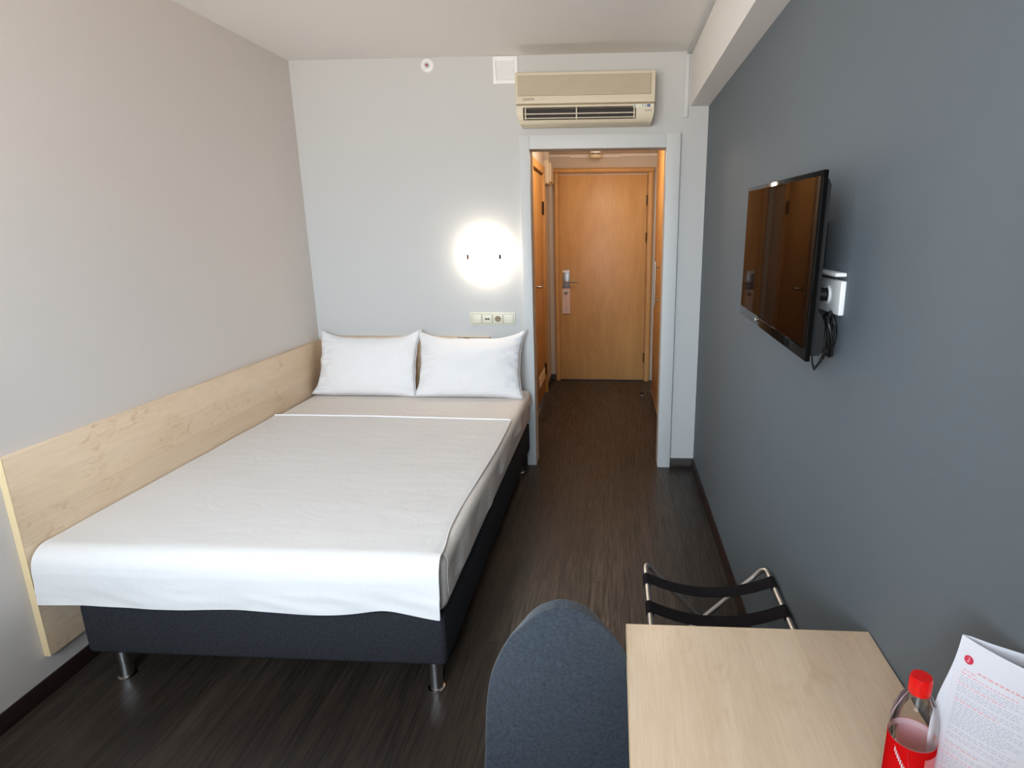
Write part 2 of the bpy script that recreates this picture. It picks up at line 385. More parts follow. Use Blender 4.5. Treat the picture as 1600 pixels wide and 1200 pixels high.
# window behind the camera
wr = sroot('window_1', 'wide white framed window opposite the passage', 'window', ((WX0 + WX1) / 2, YF - .17, WZ0))
xm = (WX0 + WX1) / 2
fm = MB().box(WX0, WX0 + .06, YF - .2, YF - .14, WZ0, WZ1).box(WX1 - .06, WX1, YF - .2, YF - .14, WZ0, WZ1).box(WX0 + .06, WX1 - .06, YF - .2, YF - .14, WZ0, WZ0 + .06).box(WX0 + .06, WX1 - .06, YF - .2, YF - .14, WZ1 - .06, WZ1).box(xm - .04, xm + .04, YF - .2, YF - .14, WZ0 + .06, WZ1 - .06)
obj('window_frame', fm, 'white', wr)
obj('window_pane', MB().box(WX0 + .06, xm - .04, YF - .172, YF - .168, WZ0 + .06, WZ1 - .06), 'pane', wr)
obj('window_pane', MB().box(xm + .04, WX1 - .06, YF - .172, YF - .168, WZ0 + .06, WZ1 - .06), 'pane', wr)
obj('window_sill', MB().box(WX0 - .04, WX1 + .04, YF, YF + .10, WZ0 - .03, WZ0, .006), 'white', wr)

# hall shell
struct('wall_hall_left', MB().box(HL - .1, HL, .1, 1.10, 0, HC).box(HL - .1, HL, 2.0, HE, 0, HC).box(HL - .1, HL, 1.10, 2.0, 2.18, HC), 'hallwall', label='cream hall wall holding the slim inner door', cat='wall')
struct('wall_hall_right', MB().box(HR, HR + .1, 2.02, HE, 0, HC).box(HR + .46, HR + .56, .1, 2.02, 0, HC), 'hallwall', label='cream hall wall beside the wardrobe', cat='wall')
struct('wall_hall_end', MB().box(HL - .1, HR + .1, HE, HE + .12, 0, HC + .1), 'hallwall', label='cream wall around the entrance door', cat='wall')
struct('ceiling_hall', MB().box(HL - .1, HR + .56, .1, HE, HC, HC + .1), 'ceiling', label='white low ceiling of the hall', cat='ceiling')
# added white strips stand in for the lamp-lit band atop the end wall
struct('lit_band_strip', MB().box(-1.02, -.50, HE - .03, HE, HC - .035, HC, .006).box(HL, -1.02, HE - .02, HE, HC - .022, HC).box(-.50, HR, HE - .02, HE, HC - .022, HC), 'ceiling', label='added white strip for the lit wall band above the entrance door', cat='lit band')

# beam along the right wall
struct('ceiling_beam', MB().box(-.112, 0, YF, 0, 2.318, RH), 'ceiling', label='boxed white beam along the top of the slate wall', cat='beam')
# cable trunking
ct = MB().box(-.150, -.124, -.014, 0, 2.256, RH - .014, .003).box(-.142, -.112, YF, -.0, RH - .014, RH, .003)
struct('trim_2', ct, 'trimwhite', label='thin white cable trunking running along the beam and down the corner', cat='cable trunking')

# casing round the opening
cs = sroot('trim_1', 'flat pale grey casing framing the passage to the hall', 'door casing', (-.67, -.01, 0))
for nm, bx in (('jamb_casing', (-1.152, OX0, -.028, .0, 0, 2.167)), ('jamb_casing', (OX1, -.163, -.028, .0, 0, 2.167)), ('head_casing', (OX0, OX1, -.028, .0, OZ, 2.167))):
    obj(nm, MB().box(*bx, bev=.0025), 'trimwhite', cs)
obj('jamb_lining', MB().box(OX0 - .012, OX0, 0, .115, 0, OZ + .012).box(OX1, OX1 + .012, 0, .115, 0, OZ + .012).box(OX0, OX1, 0, .115, OZ, OZ + .012), 'hallwall', cs)

# skirtings
def skirt(name, segs, lab):
    m = MB()
    for (axis, a, b_, w, sgn) in segs:
        # profile: distance from wall, height
        pr = [(0, 0), (.016, 0), (.016, .022), (.012, .03), (.012, .05), (.006, .06), (0, .06)]
        if axis == 1: m.prism([(w + sgn * d, h) for d, h in pr], 1, a, b_)
        else: m.prism([(w + sgn * d, h) for d, h in pr], 0, a, b_)
    struct(name, m, 'base', label=lab, cat='skirting board')
skirt('baseboard_right', [(1, YF, -.017, 0, -1)], 'dark brown skirting along the slate wall')
skirt('baseboard_left', [(1, YF, -.017, -RW, 1)], 'dark brown skirting under the wooden bed side panel')
skirt('baseboard_back', [(0, -RW + .001, -1.153, 0, -1), (0, -.162, -.001, 0, -1)], 'dark brown skirting at the foot of the pale grey wall')
skirt('baseboard_hall', [(1, 2.05, HE - .018, HL, 1), (0, HL + .001, -1.185, HE, -1), (1, 2.03, HE - .018, HR, -1)], 'dark brown skirting at the end of the hall')

# ------------------------------------------------------------------ hall: entrance door
d1 = sroot('door_1', 'honey oak entrance door at the end of the hall', 'door', (-.68, HE, 0))
yl = HE - .028
obj('door_leaf', MB().box(-1.128, -.231, yl, HE, .012, 2.136, .002), 'oak', d1)
def casing(x0, x1, z0, z1, vert):
    m = MB()
    pr = [(0, 0), (0, .042), (.008, .052), (.02, .056), (.034, .053), (.045, .045), (.05, .036), (.05, 0)]
    return m, pr
# rounded architrave: profile across its width
pr = [(0, 0), (0, .035), (.008, .046), (.022, .051), (.036, .048), (.047, .040), (.052, .030), (.052, 0)]
obj('frame_side', MB().prism([(-1.181 + a, HE - h) for a, h in pr], 2, 0, 2.154), 'oak', d1)
obj('frame_side', MB().prism([(-.166 - a * 1.15, HE - h) for a, h in pr], 2, 0, 2.154), 'oak', d1)
obj('frame_head', MB().prism([(HE - h, 2.206 - a) for a, h in pr], 0, -1.181, -.166), 'oak', d1)
obj('threshold', MB().box(-1.129, -.231, HE - .05, HE - .029, 0, .010), 'base', d1)
for zc in (1.888, 1.52, .26):
    obj('hinge', MB().lathe([(.007, zc - .05), (.007, zc + .05)], (-.231, yl - .006, 0), 2, 10).box(-.229, -.219, yl - .004, yl, zc - .045, zc + .045), 'brass', d1)
lk = obj('lock_plate', MB().box(-1.098, -1.022, yl - .012, yl, .96, 1.195, .003), 'steel', d1)
obj('plate_cap', MB().box(-1.096, -1.024, yl - .0145, yl - .012, 1.168, 1.190), 'white', lk)
obj('door_handle', MB().tube([(-1.062, yl - .010, 1.068), (-1.062, yl - .050, 1.068), (-1.052, yl - .060, 1.068), (-1.0, yl - .060, 1.072), (-.93, yl - .056, 1.066)], [.016, .011, .011, .009, .008], 10), 'chrome', lk)
obj('thumb_turn', MB().lathe([(.020, 0), (.020, .004), (.012, .006)], (-1.062, yl - .022, .955), 1, 20).box(-1.068, -1.056, yl - .034, yl - .018, .945, .985, .003), 'chrome', lk)
# hanger card
hg = thing('door_hanger_card', 'narrow pale pink hanger card hooked on the entrance door lock', 'door hanger', (-1.058, yl - .014, .735))
obj('card', MB().box(-1.104, -1.020, yl - .0145, yl - .0125, .735, 1.0, .0006, 1), 'tag', hg)
mm = MB()
for zz, w in ((.868, .034), (.858, .024), (.778, .050), (.766, .044), (.757, .052)):
    obj('printed_line', MB().box(-1.062 - w / 2, -1.062 + w / 2, yl - .0152, yl - .0145, zz, zz + .0035), 'print', hg)
obj('red_mark', MB().prism([(-1.062, .788), (-1.0555, .797), (-1.059, .800), (-1.062, .797), (-1.065, .800), (-1.0685, .797)], 1, yl - .0153, yl - .0145), 'redprint', hg)

# ------------------------------------------------------------------ hall: inner door on the left
d2 = sroot('door_2', 'honey oak inner door with a vent grille in the left hall wall', 'door', (HL, 1.55, 0))
obj('door_leaf', MB().box(HL - .05, HL - .006, 1.16, 1.935, .012, 2.092, .002), 'oak2', d2)
obj('frame_side', MB().box(HL - .1, HL + .018, 1.937, 2.0, 0, 2.178, .006), 'oak2', d2)
obj('frame_side', MB().box(HL - .1, HL + .018, 1.10, 1.158, 0, 2.178, .006), 'oak2', d2)
obj('frame_head', MB().box(HL - .1, HL + .018, 1.158, 1.937, 2.106, 2.178, .006), 'oak2', d2)
obj('door_gap', MB().box(HL - .03, HL - .004, 1.158, 1.937, 2.092, 2.106), 'oakgap', d2)
for zc in (1.80, .25):
    obj('hinge', MB().lathe([(.008, zc - .06), (.008, zc + .06)], (HL + .004, 1.936, 0), 2, 10).box(HL - .005, HL + .003, 1.90, 1.930, zc - .055, zc + .055), 'brass', d2)
hh = obj('handle_rose', MB().lathe([(.024, 0), (.024, .008), (.02, .011)], (HL - .006, 1.225, 1.125), 0, 20), 'brass', d2)
obj('door_handle', MB().tube([(HL, 1.225, 1.125), (HL + .05, 1.225, 1.125), (HL + .058, 1.235, 1.125), (HL + .058, 1.33, 1.125)], .009, 10), 'nickel', hh)
vg = obj('vent_grille', MB().box(HL - .008, HL + .002, 1.40, 1.86, .165, .275, .003), 'acbeige', d2)
mm = MB()
for k in range(6):
    z = .182 + k * .015
    mm.box(HL + .002, HL + .005, 1.42, 1.84, z, z + .006)
obj('slats', mm, 'maple_edge', vg)

# electrical box high on the left hall wall
eb = thing('electrical_box', 'cream cable box high on the left hall wall beside the inner door', 'electrical box', (HL + .04, 2.24, 2.06))
obj('body', MB().box(HL, HL + .052, 2.03, 2.36, 2.030, 2.240, .006), 'acbeige', eb)
obj('cover', MB().box(HL + .052, HL + .068, 2.06, 2.34, 2.045, 2.220, .006), 'acbeige', eb)
obj('cable_duct', MB().box(HL, HL + .045, 2.10, 2.16, 2.240, HC, .004), 'hallwall', eb)

# smoke detector on hall ceiling
sd = thing('smoke_detector', 'round white smoke detector on the hall ceiling in front of the entrance door', 'smoke detector', (-.745, 2.2, HC))
obj('base', MB().lathe([(.050, 0), (.050, -.02), (.046, -.024)], (-.745, 2.2, HC), 2, 28), 'white', sd)
obj('head', MB().lathe([(.030, -.022), (.030, -.034), (.062, -.038), (.064, -.05), (.052, -.066), (.02, -.070)], (-.745, 2.2, HC), 2, 28), 'acbeige', sd)
mm = MB()
for k in range(8):
    a = k * PI / 4 + .2
    mm.box(-.745 + .031 * math.cos(a) - .008, -.745 + .031 * math.cos(a) + .008, 2.2 + .031 * math.sin(a) - .008, 2.2 + .031 * math.sin(a) + .008, HC - .0365, HC - .026)
obj('sensor_slots', mm, 'duct', sd)

# wardrobe on the right
WFX = -.168
wd = thing('wardrobe', 'honey oak built-in wardrobe on the right side of the hall', 'wardrobe', (WFX + .2, 1.06, 0))
obj('body', MB().box(WFX + .022, HR + .455, .125, 2.015, .012, HC - .004), 'oak2', wd)
obj('plinth', MB().box(WFX + .04, HR + .44, .13, 2.01, 0, .012), 'base', wd)
for (a, b_, hy) in ((.127, 1.068, 1.02), (1.072, 2.013, 1.34)):
    dd = obj('door', MB().box(WFX, WFX + .02, a, b_, .016, HC - .008, .0015), 'oak2', wd)
    if hy > 1.2:
        obj('handle', MB().tube([(-.205, hy, .955), (-.205, hy, 1.335)], .008, 12).tube([(-.205, hy, 1.0), (WFX, hy, 1.0)], .006, 10).tube([(-.205, hy, 1.285), (WFX, hy, 1.285)], .006, 10), 'nickel', dd)
    obj('edge_strip', MB().box(WFX - .001, WFX + .004, a, b_, .014, .026), 'maple_edge', dd)

# doorstop on hall floor
ds = thing('door_stop', 'small chrome door stop on the hall floor', 'door stop', (-.263, 1.85, 0))
obj('post', MB().lathe([(.020, 0), (.020, .004), (.012, .007), (.011, .034), (.013, .038)], (-.263, 1.85, 0), 2, 18), 'chrome', ds)
obj('rubber_pad', MB().lathe([(.014, .022), (.016, .026), (.016, .032), (.013, .036)], (-.275, 1.846, 0), 2, 18), 'rubber', ds)

# ------------------------------------------------------------------ air conditioner
ax0, ax1, ay = -1.145, -.335, -.17
ac = thing('air_conditioner', 'aged beige wall air conditioner above the passage opening', 'air conditioner', (-.74, -.085, 2.2))
prof = [(0, 2.485), (-.150, 2.489), (-.166, 2.484), (-.170, 2.474), (-.170, 2.318), (-.160, 2.314), (0, 2.314)]
obj('front_cover', MB().prism(prof, 0, ax0, ax1), 'acbeige', ac, angle=50)
# chin with an outlet slot
chin = [(0, 2.311), (-.160, 2.311), (-.168, 2.306), (-.168, 2.297), (-.120, 2.297), (-.095, 2.232), (-.158, 2.229), (-.150, 2.214), (-.135, 2.207), (0, 2.207)]
obj('chin', MB().prism(chin, 0, -1.104, -.442), 'acbeige', ac, angle=50)
full = [(0, 2.311), (-.160, 2.311), (-.168, 2.306), (-.168, 2.268), (-.160, 2.232), (-.148, 2.213), (-.135, 2.207), (0, 2.207)]
def endcap(a, b_, outer, d):
    m = MB().prism(full, 0, a, b_)
    for v in m.bm.verts:
        if abs(v.co.x - outer) < 1e-5: v.co.x += d * max(0, min(1, (2.262 - v.co.z) / .055))
    return m
obj('end_cap', endcap(-1.142, -1.104, -1.142, .016), 'acbeige', ac, angle=50)
obj('end_cap', endcap(-.442, -.338, -.338, -.012), 'acbeige', ac, angle=50)
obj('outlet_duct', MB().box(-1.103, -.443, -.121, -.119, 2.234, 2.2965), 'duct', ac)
vn = MB()
vn.box(-1.100, -.446, -.150, -.126, 2.262, 2.267).box(-1.100, -.446, -.148, -.128, 2.238, 2.243)
for xx in (-1.092, -.79, -.452): vn.box(xx - .0035, xx + .0035, -.152, -.122, 2.234, 2.297)
obj('louvre', vn, 'acbeige', ac)
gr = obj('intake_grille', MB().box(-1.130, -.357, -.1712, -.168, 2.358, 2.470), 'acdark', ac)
mm = MB()
for k in range(17):
    z = 2.361 + k * .0066
    mm.box(-1.128, -.359, -.1745, -.1712, z, z + .0034)
obj('grille_slats', mm, 'acbeige', gr)
text('lettering', 'DAIKIN', .020, (-1.105, -.1703, 2.334), (PI / 2, 0, 0), 'ink', ac, shear=.25)
text('lettering', 'Inverter', .012, (-1.008, -.1703, 2.335), (PI / 2, 0, 0), 'print', ac, shear=.25)
obj('display_panel', MB().box(-.458, -.345, -.1688, -.167, 2.287, 2.306), 'cream', ac)
for a, b_, c_, d_ in ((-.452, -.447, 2.290, 2.303), (-.405, -.401, 2.292, 2.302), (-.389, -.385, 2.291, 2.303), (-.379, -.359, 2.290, 2.304)):
    obj('display_mark', MB().box(a, b_, -.1694, -.1688, c_, d_), 'blue', ac)
text('lettering', 'inverter', .013, (-.392, -.1684, 2.268), (PI / 2, 0, 0), 'ink', ac, shear=.3)

# vent grille next to it
vt = thing('air_vent', 'square white slatted air vent under the ceiling left of the air conditioner', 'air vent', (-1.228, -.006, 2.465))
obj('frame', MB().box(-1.302, -1.285, -.012, 0, 2.462, 2.613, .002).box(-1.172, -1.152, -.012, 0, 2.462, 2.613, .002).box(-1.285, -1.172, -.012, 0, 2.462, 2.485, .002).box(-1.285, -1.172, -.012, 0, 2.594, 2.613, .002), 'white', vt)
obj('backing', MB().box(-1.285, -1.172, -.003, 0, 2.485, 2.594), 'print', vt)
for k in range(11):
    z = 2.487 + k * .0098
    obj('slat', MB().prism([(-.009, z), (-.0075, z - .001), (-.004, z + .008), (-.0055, z + .009)], 0, -1.284, -1.173), 'white', vt)

# sidewall sprinkler
sp = thing('sprinkler', 'round white sprinkler head high on the pale grey wall', 'sprinkler', (-1.705, 0, 2.572))
obj('rosette', MB().lathe([(.040, 0), (.040, -.006), (.034, -.012), (.022, -.012), (.020, -.006)], (-1.705, 0, 2.572), 1, 30), 'white', sp)
obj('nozzle', MB().lathe([(.015, -.004), (.013, -.02), (.008, -.026)], (-1.705, 0, 2.572), 1, 20), 'chrome', sp)
obj('bulb', MB().lathe([(.004, -.026), (.005, -.032), (.003, -.04)], (-1.703, 0, 2.570), 1, 12), 'redprint', sp)

# ------------------------------------------------------------------ wall lamp
SX, SZ = -1.393, 1.449
sn = thing('wall_lamp', 'round frosted glass wall lamp glowing above the bed sockets', 'wall lamp', (SX, -.03, SZ - .12))
obj('backplate', MB().lathe([(.055, 0), (.055, -.018), (.05, -.022)], (SX, 0, SZ), 1, 28), 'white', sn)
pf = []
for k in range(9):
    a = k / 8
    pf.append((.106 * math.cos(a * PI / 2 * .98), -.045 - .035 * math.sin(a * PI / 2)))
obj('glass_shade', MB().lathe([(.06, -.040), (.102, -.040)] + pf, (SX, 0, SZ), 1, 44), 'glow', sn)
for s_ in (-1, 1):
    obj('clip', MB().box(SX + s_ * .103 - .006, SX + s_ * .103 + .006, -.082, -.050, SZ - .028, SZ + .002, .002), 'copper', sn)

# ------------------------------------------------------------------ switch and socket strip above the pillows
st = thing('socket_strip', 'cream four-gang switch and socket strip under the wall lamp', 'socket strip', (-1.364, 0, .988))
obj('frame', MB().box(-1.517, -1.213, -.009, 0, .988, 1.070, .003), 'cream', st)
for k in range(4):
    x0 = -1.503 + k * .0715
    nm = ['rocker_switch', 'usb_port', 'power_socket', 'rocker_switch'][k]
    q = obj(nm, MB().box(x0, x0 + .063, -.0125, -.009, .999, 1.059, .0015), 'cream', st)
    obj('gap_rim', MB().box(x0 - .0022, x0 + .0652, -.0093, -.0085, .9968, 1.0612), 'acdark', q)
    if k == 1:
        obj('usb_slot', MB().box(x0 + .018, x0 + .028, -.0130, -.0125, 1.022, 1.034).box(x0 + .028, x0 + .034, -.0130, -.0125, 1.026, 1.030).box(x0 + .034, x0 + .046, -.0130, -.0125, 1.023, 1.033), 'duct', q)
    if k == 2:
        cx_ = x0 + .0315
        obj('socket_ring', MB().lathe([(.021, -.0125), (.021, -.0145), (.018, -.0145), (.018, -.0127)], (cx_, 0, 1.029), 1, 28), 'acdark', q)
        obj('pin_hole', MB().lathe([(.0032, -.0125), (.0032, -.0131)], (cx_ - .0095, 0, 1.031), 1, 12).lathe([(.0032, -.0125), (.0032, -.0131)], (cx_ + .0095, 0, 1.031), 1, 12), 'duct', q)

# ------------------------------------------------------------------ bed side panel and headboard
obj_p = thing('bed_side_panel', 'long maple panel on the left wall beside the bed', 'wall panel', (-RW + .012, -1.13, .14))
obj('panel', MB().box(-RW + .0005, -2.5485, -2.250, -.026, .140, .886, .0015), 'maple', obj_p)
obj('edge_band', MB().box(-RW + .0005, -2.5485, -2.2525, -2.2503, .140, .886), 'maple_edge', obj_p)
hb = thing('headboard', 'low maple headboard on the pale grey wall behind the pillows', 'headboard', (-1.96, -.012, .14))
obj('panel', MB().box(-2.5480, -1.385, -.025, 0, .140, .910, .0015), 'maple_x', hb)
nf = obj('inset_frame', MB().box(-1.603, -1.383, -.028, -.025, .80, .9055, .001), 'base', hb)
obj('inset_card', MB().box(-1.595, -1.565, -.0295, -.028, .81, .902).box(-1.525, -1.392, -.0295, -.028, .81, .902), 'paper', nf)

# ------------------------------------------------------------------ bed
BX0, BX1, BY0, BY1 = -2.455, -1.132, -2.208, -.04
bd = thing('bed', 'double bed with charcoal upholstered base on chrome legs', 'bed', (-1.8, -1.12, 0))
obj('base', MB().box(BX0, BX1, BY0, BY1, .118, .325, .022, 4), 'charcoal', bd)
obj('mattress', MB().box(-2.528, -1.122, -2.218, -.035, .326, .541, .045, 6), 'linen_warm', bd)
for (lx, ly) in ((-2.362, -2.165), (-1.188, -2.165), (-2.362, -.16), (-1.188, -.16)):
    lg = obj('leg', MB().lathe([(.024, .004), (.024, .118)], (lx, ly, 0), 2, 24), 'chrome', bd)
    obj('foot_disc', MB().lathe([(.030, 0), (.031, .003), (.026, .006)], (lx, ly, 0), 2, 24), 'chrome', lg)

# fitted sheet over the mattress, hanging on the right side
def sheet(u, v):
    # u along y (head -> foot), v across x: left -> right and down
    y = -.045 + u * (-2.172 + .045)
    hem = .462 - .07 * sstep(0.2, .85, u) + .010 * math.sin(u * 17) + .006 * math.sin(u * 41 + 1)
    top = 1.395 - .03; arc = .036 * PI / 2; side = .508 - hem
    s = v * (top + arc + side)
    if s < top: x, z = -2.531 + s, .5445
    elif s < top + arc:
        a = (s - top) / .036; x = -1.150 + .036 * math.sin(a) - .016 + .0; z = .5085 + .036 * math.cos(a)
    else:
        d = s - top - arc; x = -1.114 - .016 + .0 + d * .02; z = .5085 - d
        x += .006 * sstep(0, .05, d) * (math.sin(u * 30 + 2 * nz(u * 9, 0)) + nz(u * 22, d * 4))
    x += .014 if s >= top else .014 * s / top
    z += .0012 * nz(x * 5, y * 14, 3) if s < top else 0
    return (x, y, z)
bs = MB().grid(150, 90, sheet)
o = obj('bed_sheet', bs, 'linen_warm', None, 180, origin=(-1.8, -1.12, .5))
tag(o, 'warm white sheet hanging below the right edge of the mattress', 'bed sheet')
sm_ = o.modifiers.new('thickness', 'SOLIDIFY'); sm_.thickness = .0015; sm_.offset = 1

# bedspread: top from the piping, over the foot, down to the hem
def spread(u, v):
    # u across x (0 left, 1 right); v from head hem to foot hem
    y0 = -.700 - .018 * sstep(.6, 1, u) + .010 * math.sin(u * 5.5)
    R = .070; yt = -2.250 + R
    L1 = abs(yt - y0); L2 = R * PI / 2
    hem = .352 + .003 * math.sin(u * 15 + .6) + .006 * nz(u * 5, 7) - .002 * sstep(.88, 1, u) + .014 * math.exp(-((u - .86) / .06) ** 2)
    zt = .5525; L3 = (zt - R) - hem
    s = v * (L1 + L2 + L3)
    xr = -1.146 + .012 * math.sin(v * 5.0 + .5) * (1 - sstep(.75, .85, v)) + .018 * sstep(.6, .95, v)
    xl = -2.540
    x = xl + u * (xr - xl)
    if s < L1:
        y = y0 - s; z = zt
        z += .0022 * nz(x * 3.2, y * 5, 1) + .0008 * nz(x * 5, y * 22, 2) * sstep(.0, .4, s) + .0012 * nz(x * 9, y * 6, 5)
        z = max(z, .5500)
    elif s < L1 + L2:
        a = (s - L1) / R; y = yt - R * math.sin(a); z = zt - R + R * math.cos(a)
    else:
        d = s - L1 - L2; y = yt - R - .002 - d * .02; z = zt - R - d
        amp = sstep(0, .14, d)
        y -= amp * (.004 * math.sin(u * 19 + 1) + .005 * nz(u * 8, d * 3, 4)) + amp * .010 * sstep(.85, 1, u) + .0035 * nz(u * 7 + d * 14, d * 30 - u * 9, 9) * sstep(.02, .08, d)
    # loose right foot corner
    if u > .9 and s > L1:
        k = (u - .9) / .1
        z += .010 * k * k * math.sin(min(1, (s - L1) / L2) * PI)
    # right edge falls slightly over the mattress edge
    if s < L1 + L2 * .3: z -= .0035 * sstep(.985, 1, u)
    return (x, y, z)
o = obj('bedspread', MB().grid(110, 170, spread), 'linen', None, 180, origin=(-1.8, -1.12, .55))
tag(o, 'white bedspread with a white piped head edge draped over the foot of the bed', 'bedspread')
sm_ = o.modifiers.new('thickness', 'SOLIDIFY'); sm_.thickness = .0022; sm_.offset = 1
bsp = o
pth = [spread(i / 60, 0) for i in range(61)]
obj('head_piping', MB().tube([(p[0], p[1], p[2] + .003) for p in pth], .0055, 8), 'piping', bsp)
pth = [spread(1, i / 90) for i in range(91)]
obj('side_seam', MB().tube([(p[0] + .001, p[1], p[2] + .001) for p in pth], .0028, 8), 'linen', bsp)

# ------------------------------------------------------------------ pillows
def pillow(name, label, cx, w, h, seed, corners, ytop, ybot, zb):
    """flat flanged pillow standing against the headboard. local: a across, b up the slope, c outward"""
    p = thing(name, label, 'pillow', (cx, (ytop + ybot) / 2, zb), 'pillows leaning on the headboard')
    up = Vector((0, ytop - ybot, math.sqrt(max(.01, h * h - (ytop - ybot) ** 2)))).normalized()
    out = Vector((1, 0, 0)).cross(up) ; out = out if out.y < 0 else -out
    ctr = Vector((cx, (ytop + ybot) / 2, zb)) + up * (h / 2)
    ctr.y = (ytop + ybot) / 2
    def f(side):
        def g(u, v):
            a = u * 2 - 1; b_ = v * 2 - 1
            # outline: sides pinch in between the corner points
            pa = 1 - .055 * (1 - b_ * b_); pb = 1 - .19 * (1 - a ** 4) if b_ > 0 else 1 - .02 * (1 - a * a)
            A = a * pa * w / 2; B = b_ * pb * h / 2
            for (ca, cb, dx, dy) in corners:
                q = math.exp(-((a - ca) ** 2 + (b_ - cb) ** 2) / .06); A += dx * q; B += dy * q
            fa = max(0, 1 - abs(a) ** 2.6); fb = max(0, 1 - abs(b_) ** 2.2)
            t = (fa * fb) ** .5
            bulge = .095 * t if side > 0 else -.035 * t
            if side > 0:
                wr = nz(a * 3 + seed, b_ * 3, seed) * .004 + .0025 * t * nz(a * 7 + seed, b_ * 3, 2)
                edge = sstep(.55, .95, abs(a))
                wr += .020 * edge * nz(a * 4 + b_ * 5, b_ * 9 - a * 3 + seed, 7) * min(1, t * 3)
                bulge += wr * min(1, t * 2.2)
            fl = .005 * math.sin(b_ * 11 + seed) * sstep(.8, 1, abs(a)) + .004 * math.sin(a * 14 + seed) * sstep(.8, 1, abs(b_))
            return ctr + Vector((1, 0, 0)) * A + up * B + out * (bulge + fl + (.002 if side > 0 else -.001))
        return g
    m = MB().grid(70, 54, f(1)).grid(70, 54, f(-1))
    bmesh.ops.remove_doubles(m.bm, verts=m.bm.verts, dist=.0035)
    obj('pillowcase', m, 'pillow_linen', p, 180)
    # flange edge cord
    ring = [(i / 69, 0) for i in range(70)] + [(1, j / 53) for j in range(1, 54)] + [(1 - i / 69, 1) for i in range(1, 70)] + [(0, 1 - j / 53) for j in range(1, 53)]
    g1 = f(1)
    obj('hem_edge', MB().tube([g1(*q) for q in ring], .0018, 6, closed=True), 'pillow_linen', p)
    return p
pillow('pillow', 'white pillow in the corner against the greige wall panel', -2.178, 0.672, .425, 1.3,
       [(-1, 1, -.002, .012), (1, 1, .012, .022), (-1, -1, -.03, .006), (1, -1, -.005, -.004)], -.075, -.235, .553)
pillow('pillow', 'white pillow next to the passage opening, its outer corner sticking up', -1.492, .69, .425, 4.7,
       [(-1, 1, -.01, .012), (1, 1, .018, .022), (-1, -1, -.012, .0), (1, -1, .01, -.012)], -.088, -.245, .553)

# ------------------------------------------------------------------ television on the slate wall
TC = Vector((-.1216, -2.2212, 1.5182)); TW, TH = .760, .417
TM = Matrix.Translation(TC) @ Matrix.Rotation(-.004, 4, 'Z') @ Matrix.Rotation(.006, 4, 'Y') @ Matrix.Rotation(.0146, 4, 'X')
tv = thing('television', 'wall mounted black flat television on the slate wall', 'television', (-.05, -2.16, 1.30))
def tvp(name, mb, mat, parent=None): return obj(name, mb.xf(TM), mat, parent or tv)
hw, hh_ = TW / 2, TH / 2
tvp('bezel', MB().box(0, .011, -hw, hw, -hh_, hh_, .002), 'tvblack')
tvp('screen', MB().box(-.0010, 0, -hw + .012, hw - .012, -hh_ + .030, hh_ - .012), 'screen')
bk = [(.011, -hh_ + .008), (.038, -hh_ + .010), (.044, -hh_ + .024), (.044, -hh_ + .080), (.036, -hh_ + .100), (.026, -hh_ + .112), (.026, hh_ - .03), (.020, hh_ - .018), (.011, hh_ - .012)]
tvp('back_cover', MB().prism(bk, 1, -hw + .022, hw - .02), 'tvback')
tvp('badge', MB().lathe([(.006, 0), (.006, -.002), (.004, -.0026)], (0, .135, -hh_ + .015), 0, 16), 'silver')
tvp('lower_trim', MB().box(-.0030, 0, -hw + .03, .11, -hh_ + .0265, -hh_ + .0290, .0006), 'tvblack')
obj('wall_bracket', MB().box(-.093, 0, -2.30, -2.10, 1.44, 1.62, .004), 'tvback', tv)

# wall socket under its flip lid, half behind the television
so = thing('wall_socket', 'white wall socket with raised lid peeking out behind the television', 'wall socket', (0, -2.40, 1.39))
obj('plate', MB().box(-.014, 0, -2.468, -2.29, 1.392, 1.476, .003), 'white', so)
obj('socket_ring', MB().lathe([(.024, 0), (.024, -.006), (.02, -.006), (.018, -.002)], (-.014, -2.385, 1.436), 0, 28), 'white', so)
obj('lid', MB().box(-.030, -.002, -2.470, -2.29, 1.486, 1.496, .003), 'white', so)
# power cord
pc = thing('power_cord', 'black power cord bundled below the white wall socket', 'cord', (-.03, -2.42, 1.30))
obj('plug', MB().lathe([(.016, -.014), (.017, -.03), (.012, -.05), (.006, -.055)], (0, -2.385, 1.436), 0, 20), 'rubber', pc)
cord = MB()
cord.tube([(-.052, -2.385, 1.436), (-.062, -2.39, 1.42), (-.05, -2.40, 1.395), (-.03, -2.41, 1.375), (-.026, -2.42, 1.35)], .0035, 8)
random.seed(3)
for k in range(6):
    lp = []
    cy = -2.430 - .005 * k; cz = 1.345 - .006 * (k % 3); rx = .012 + .005 * random.random(); rz = .040 + .014 * random.random(); tl = random.uniform(-.5, .5)
    for i in range(24):
        a = 2 * PI * i / 24; yy = rx * 1.6 * math.cos(a); zz = rz * math.sin(a)
        lp.append((-.022 - .012 * math.cos(a + k) - .004 * k * .3, cy + yy * math.cos(tl) - zz * math.sin(tl), cz + yy * math.sin(tl) + zz * math.cos(tl)))
    cord.tube(lp, .0044, 7, closed=True)
obj('cord_bundle', cord, 'rubber', pc)
obj('cable_tie', MB().lathe([(.018, -.006), (.02, 0), (.018, .006)], (-.022, -2.435, 1.335), 2, 16), 'rubber', pc)
obj('loose_loop', MB().tube([(-.02, -2.43, 1.30), (-.018, -2.445, 1.285), (-.018, -2.465, 1.292), (-.02, -2.47, 1.308), (-.02, -2.455, 1.315)], .0034, 8).tube([(-.02, -2.43, 1.31), (-.03, -2.425, 1.27), (-.04, -2.41, 1.245), (-.045, -2.40, 1.262), (-.05, -2.40, 1.30)], .004, 8), 'rubber', pc)

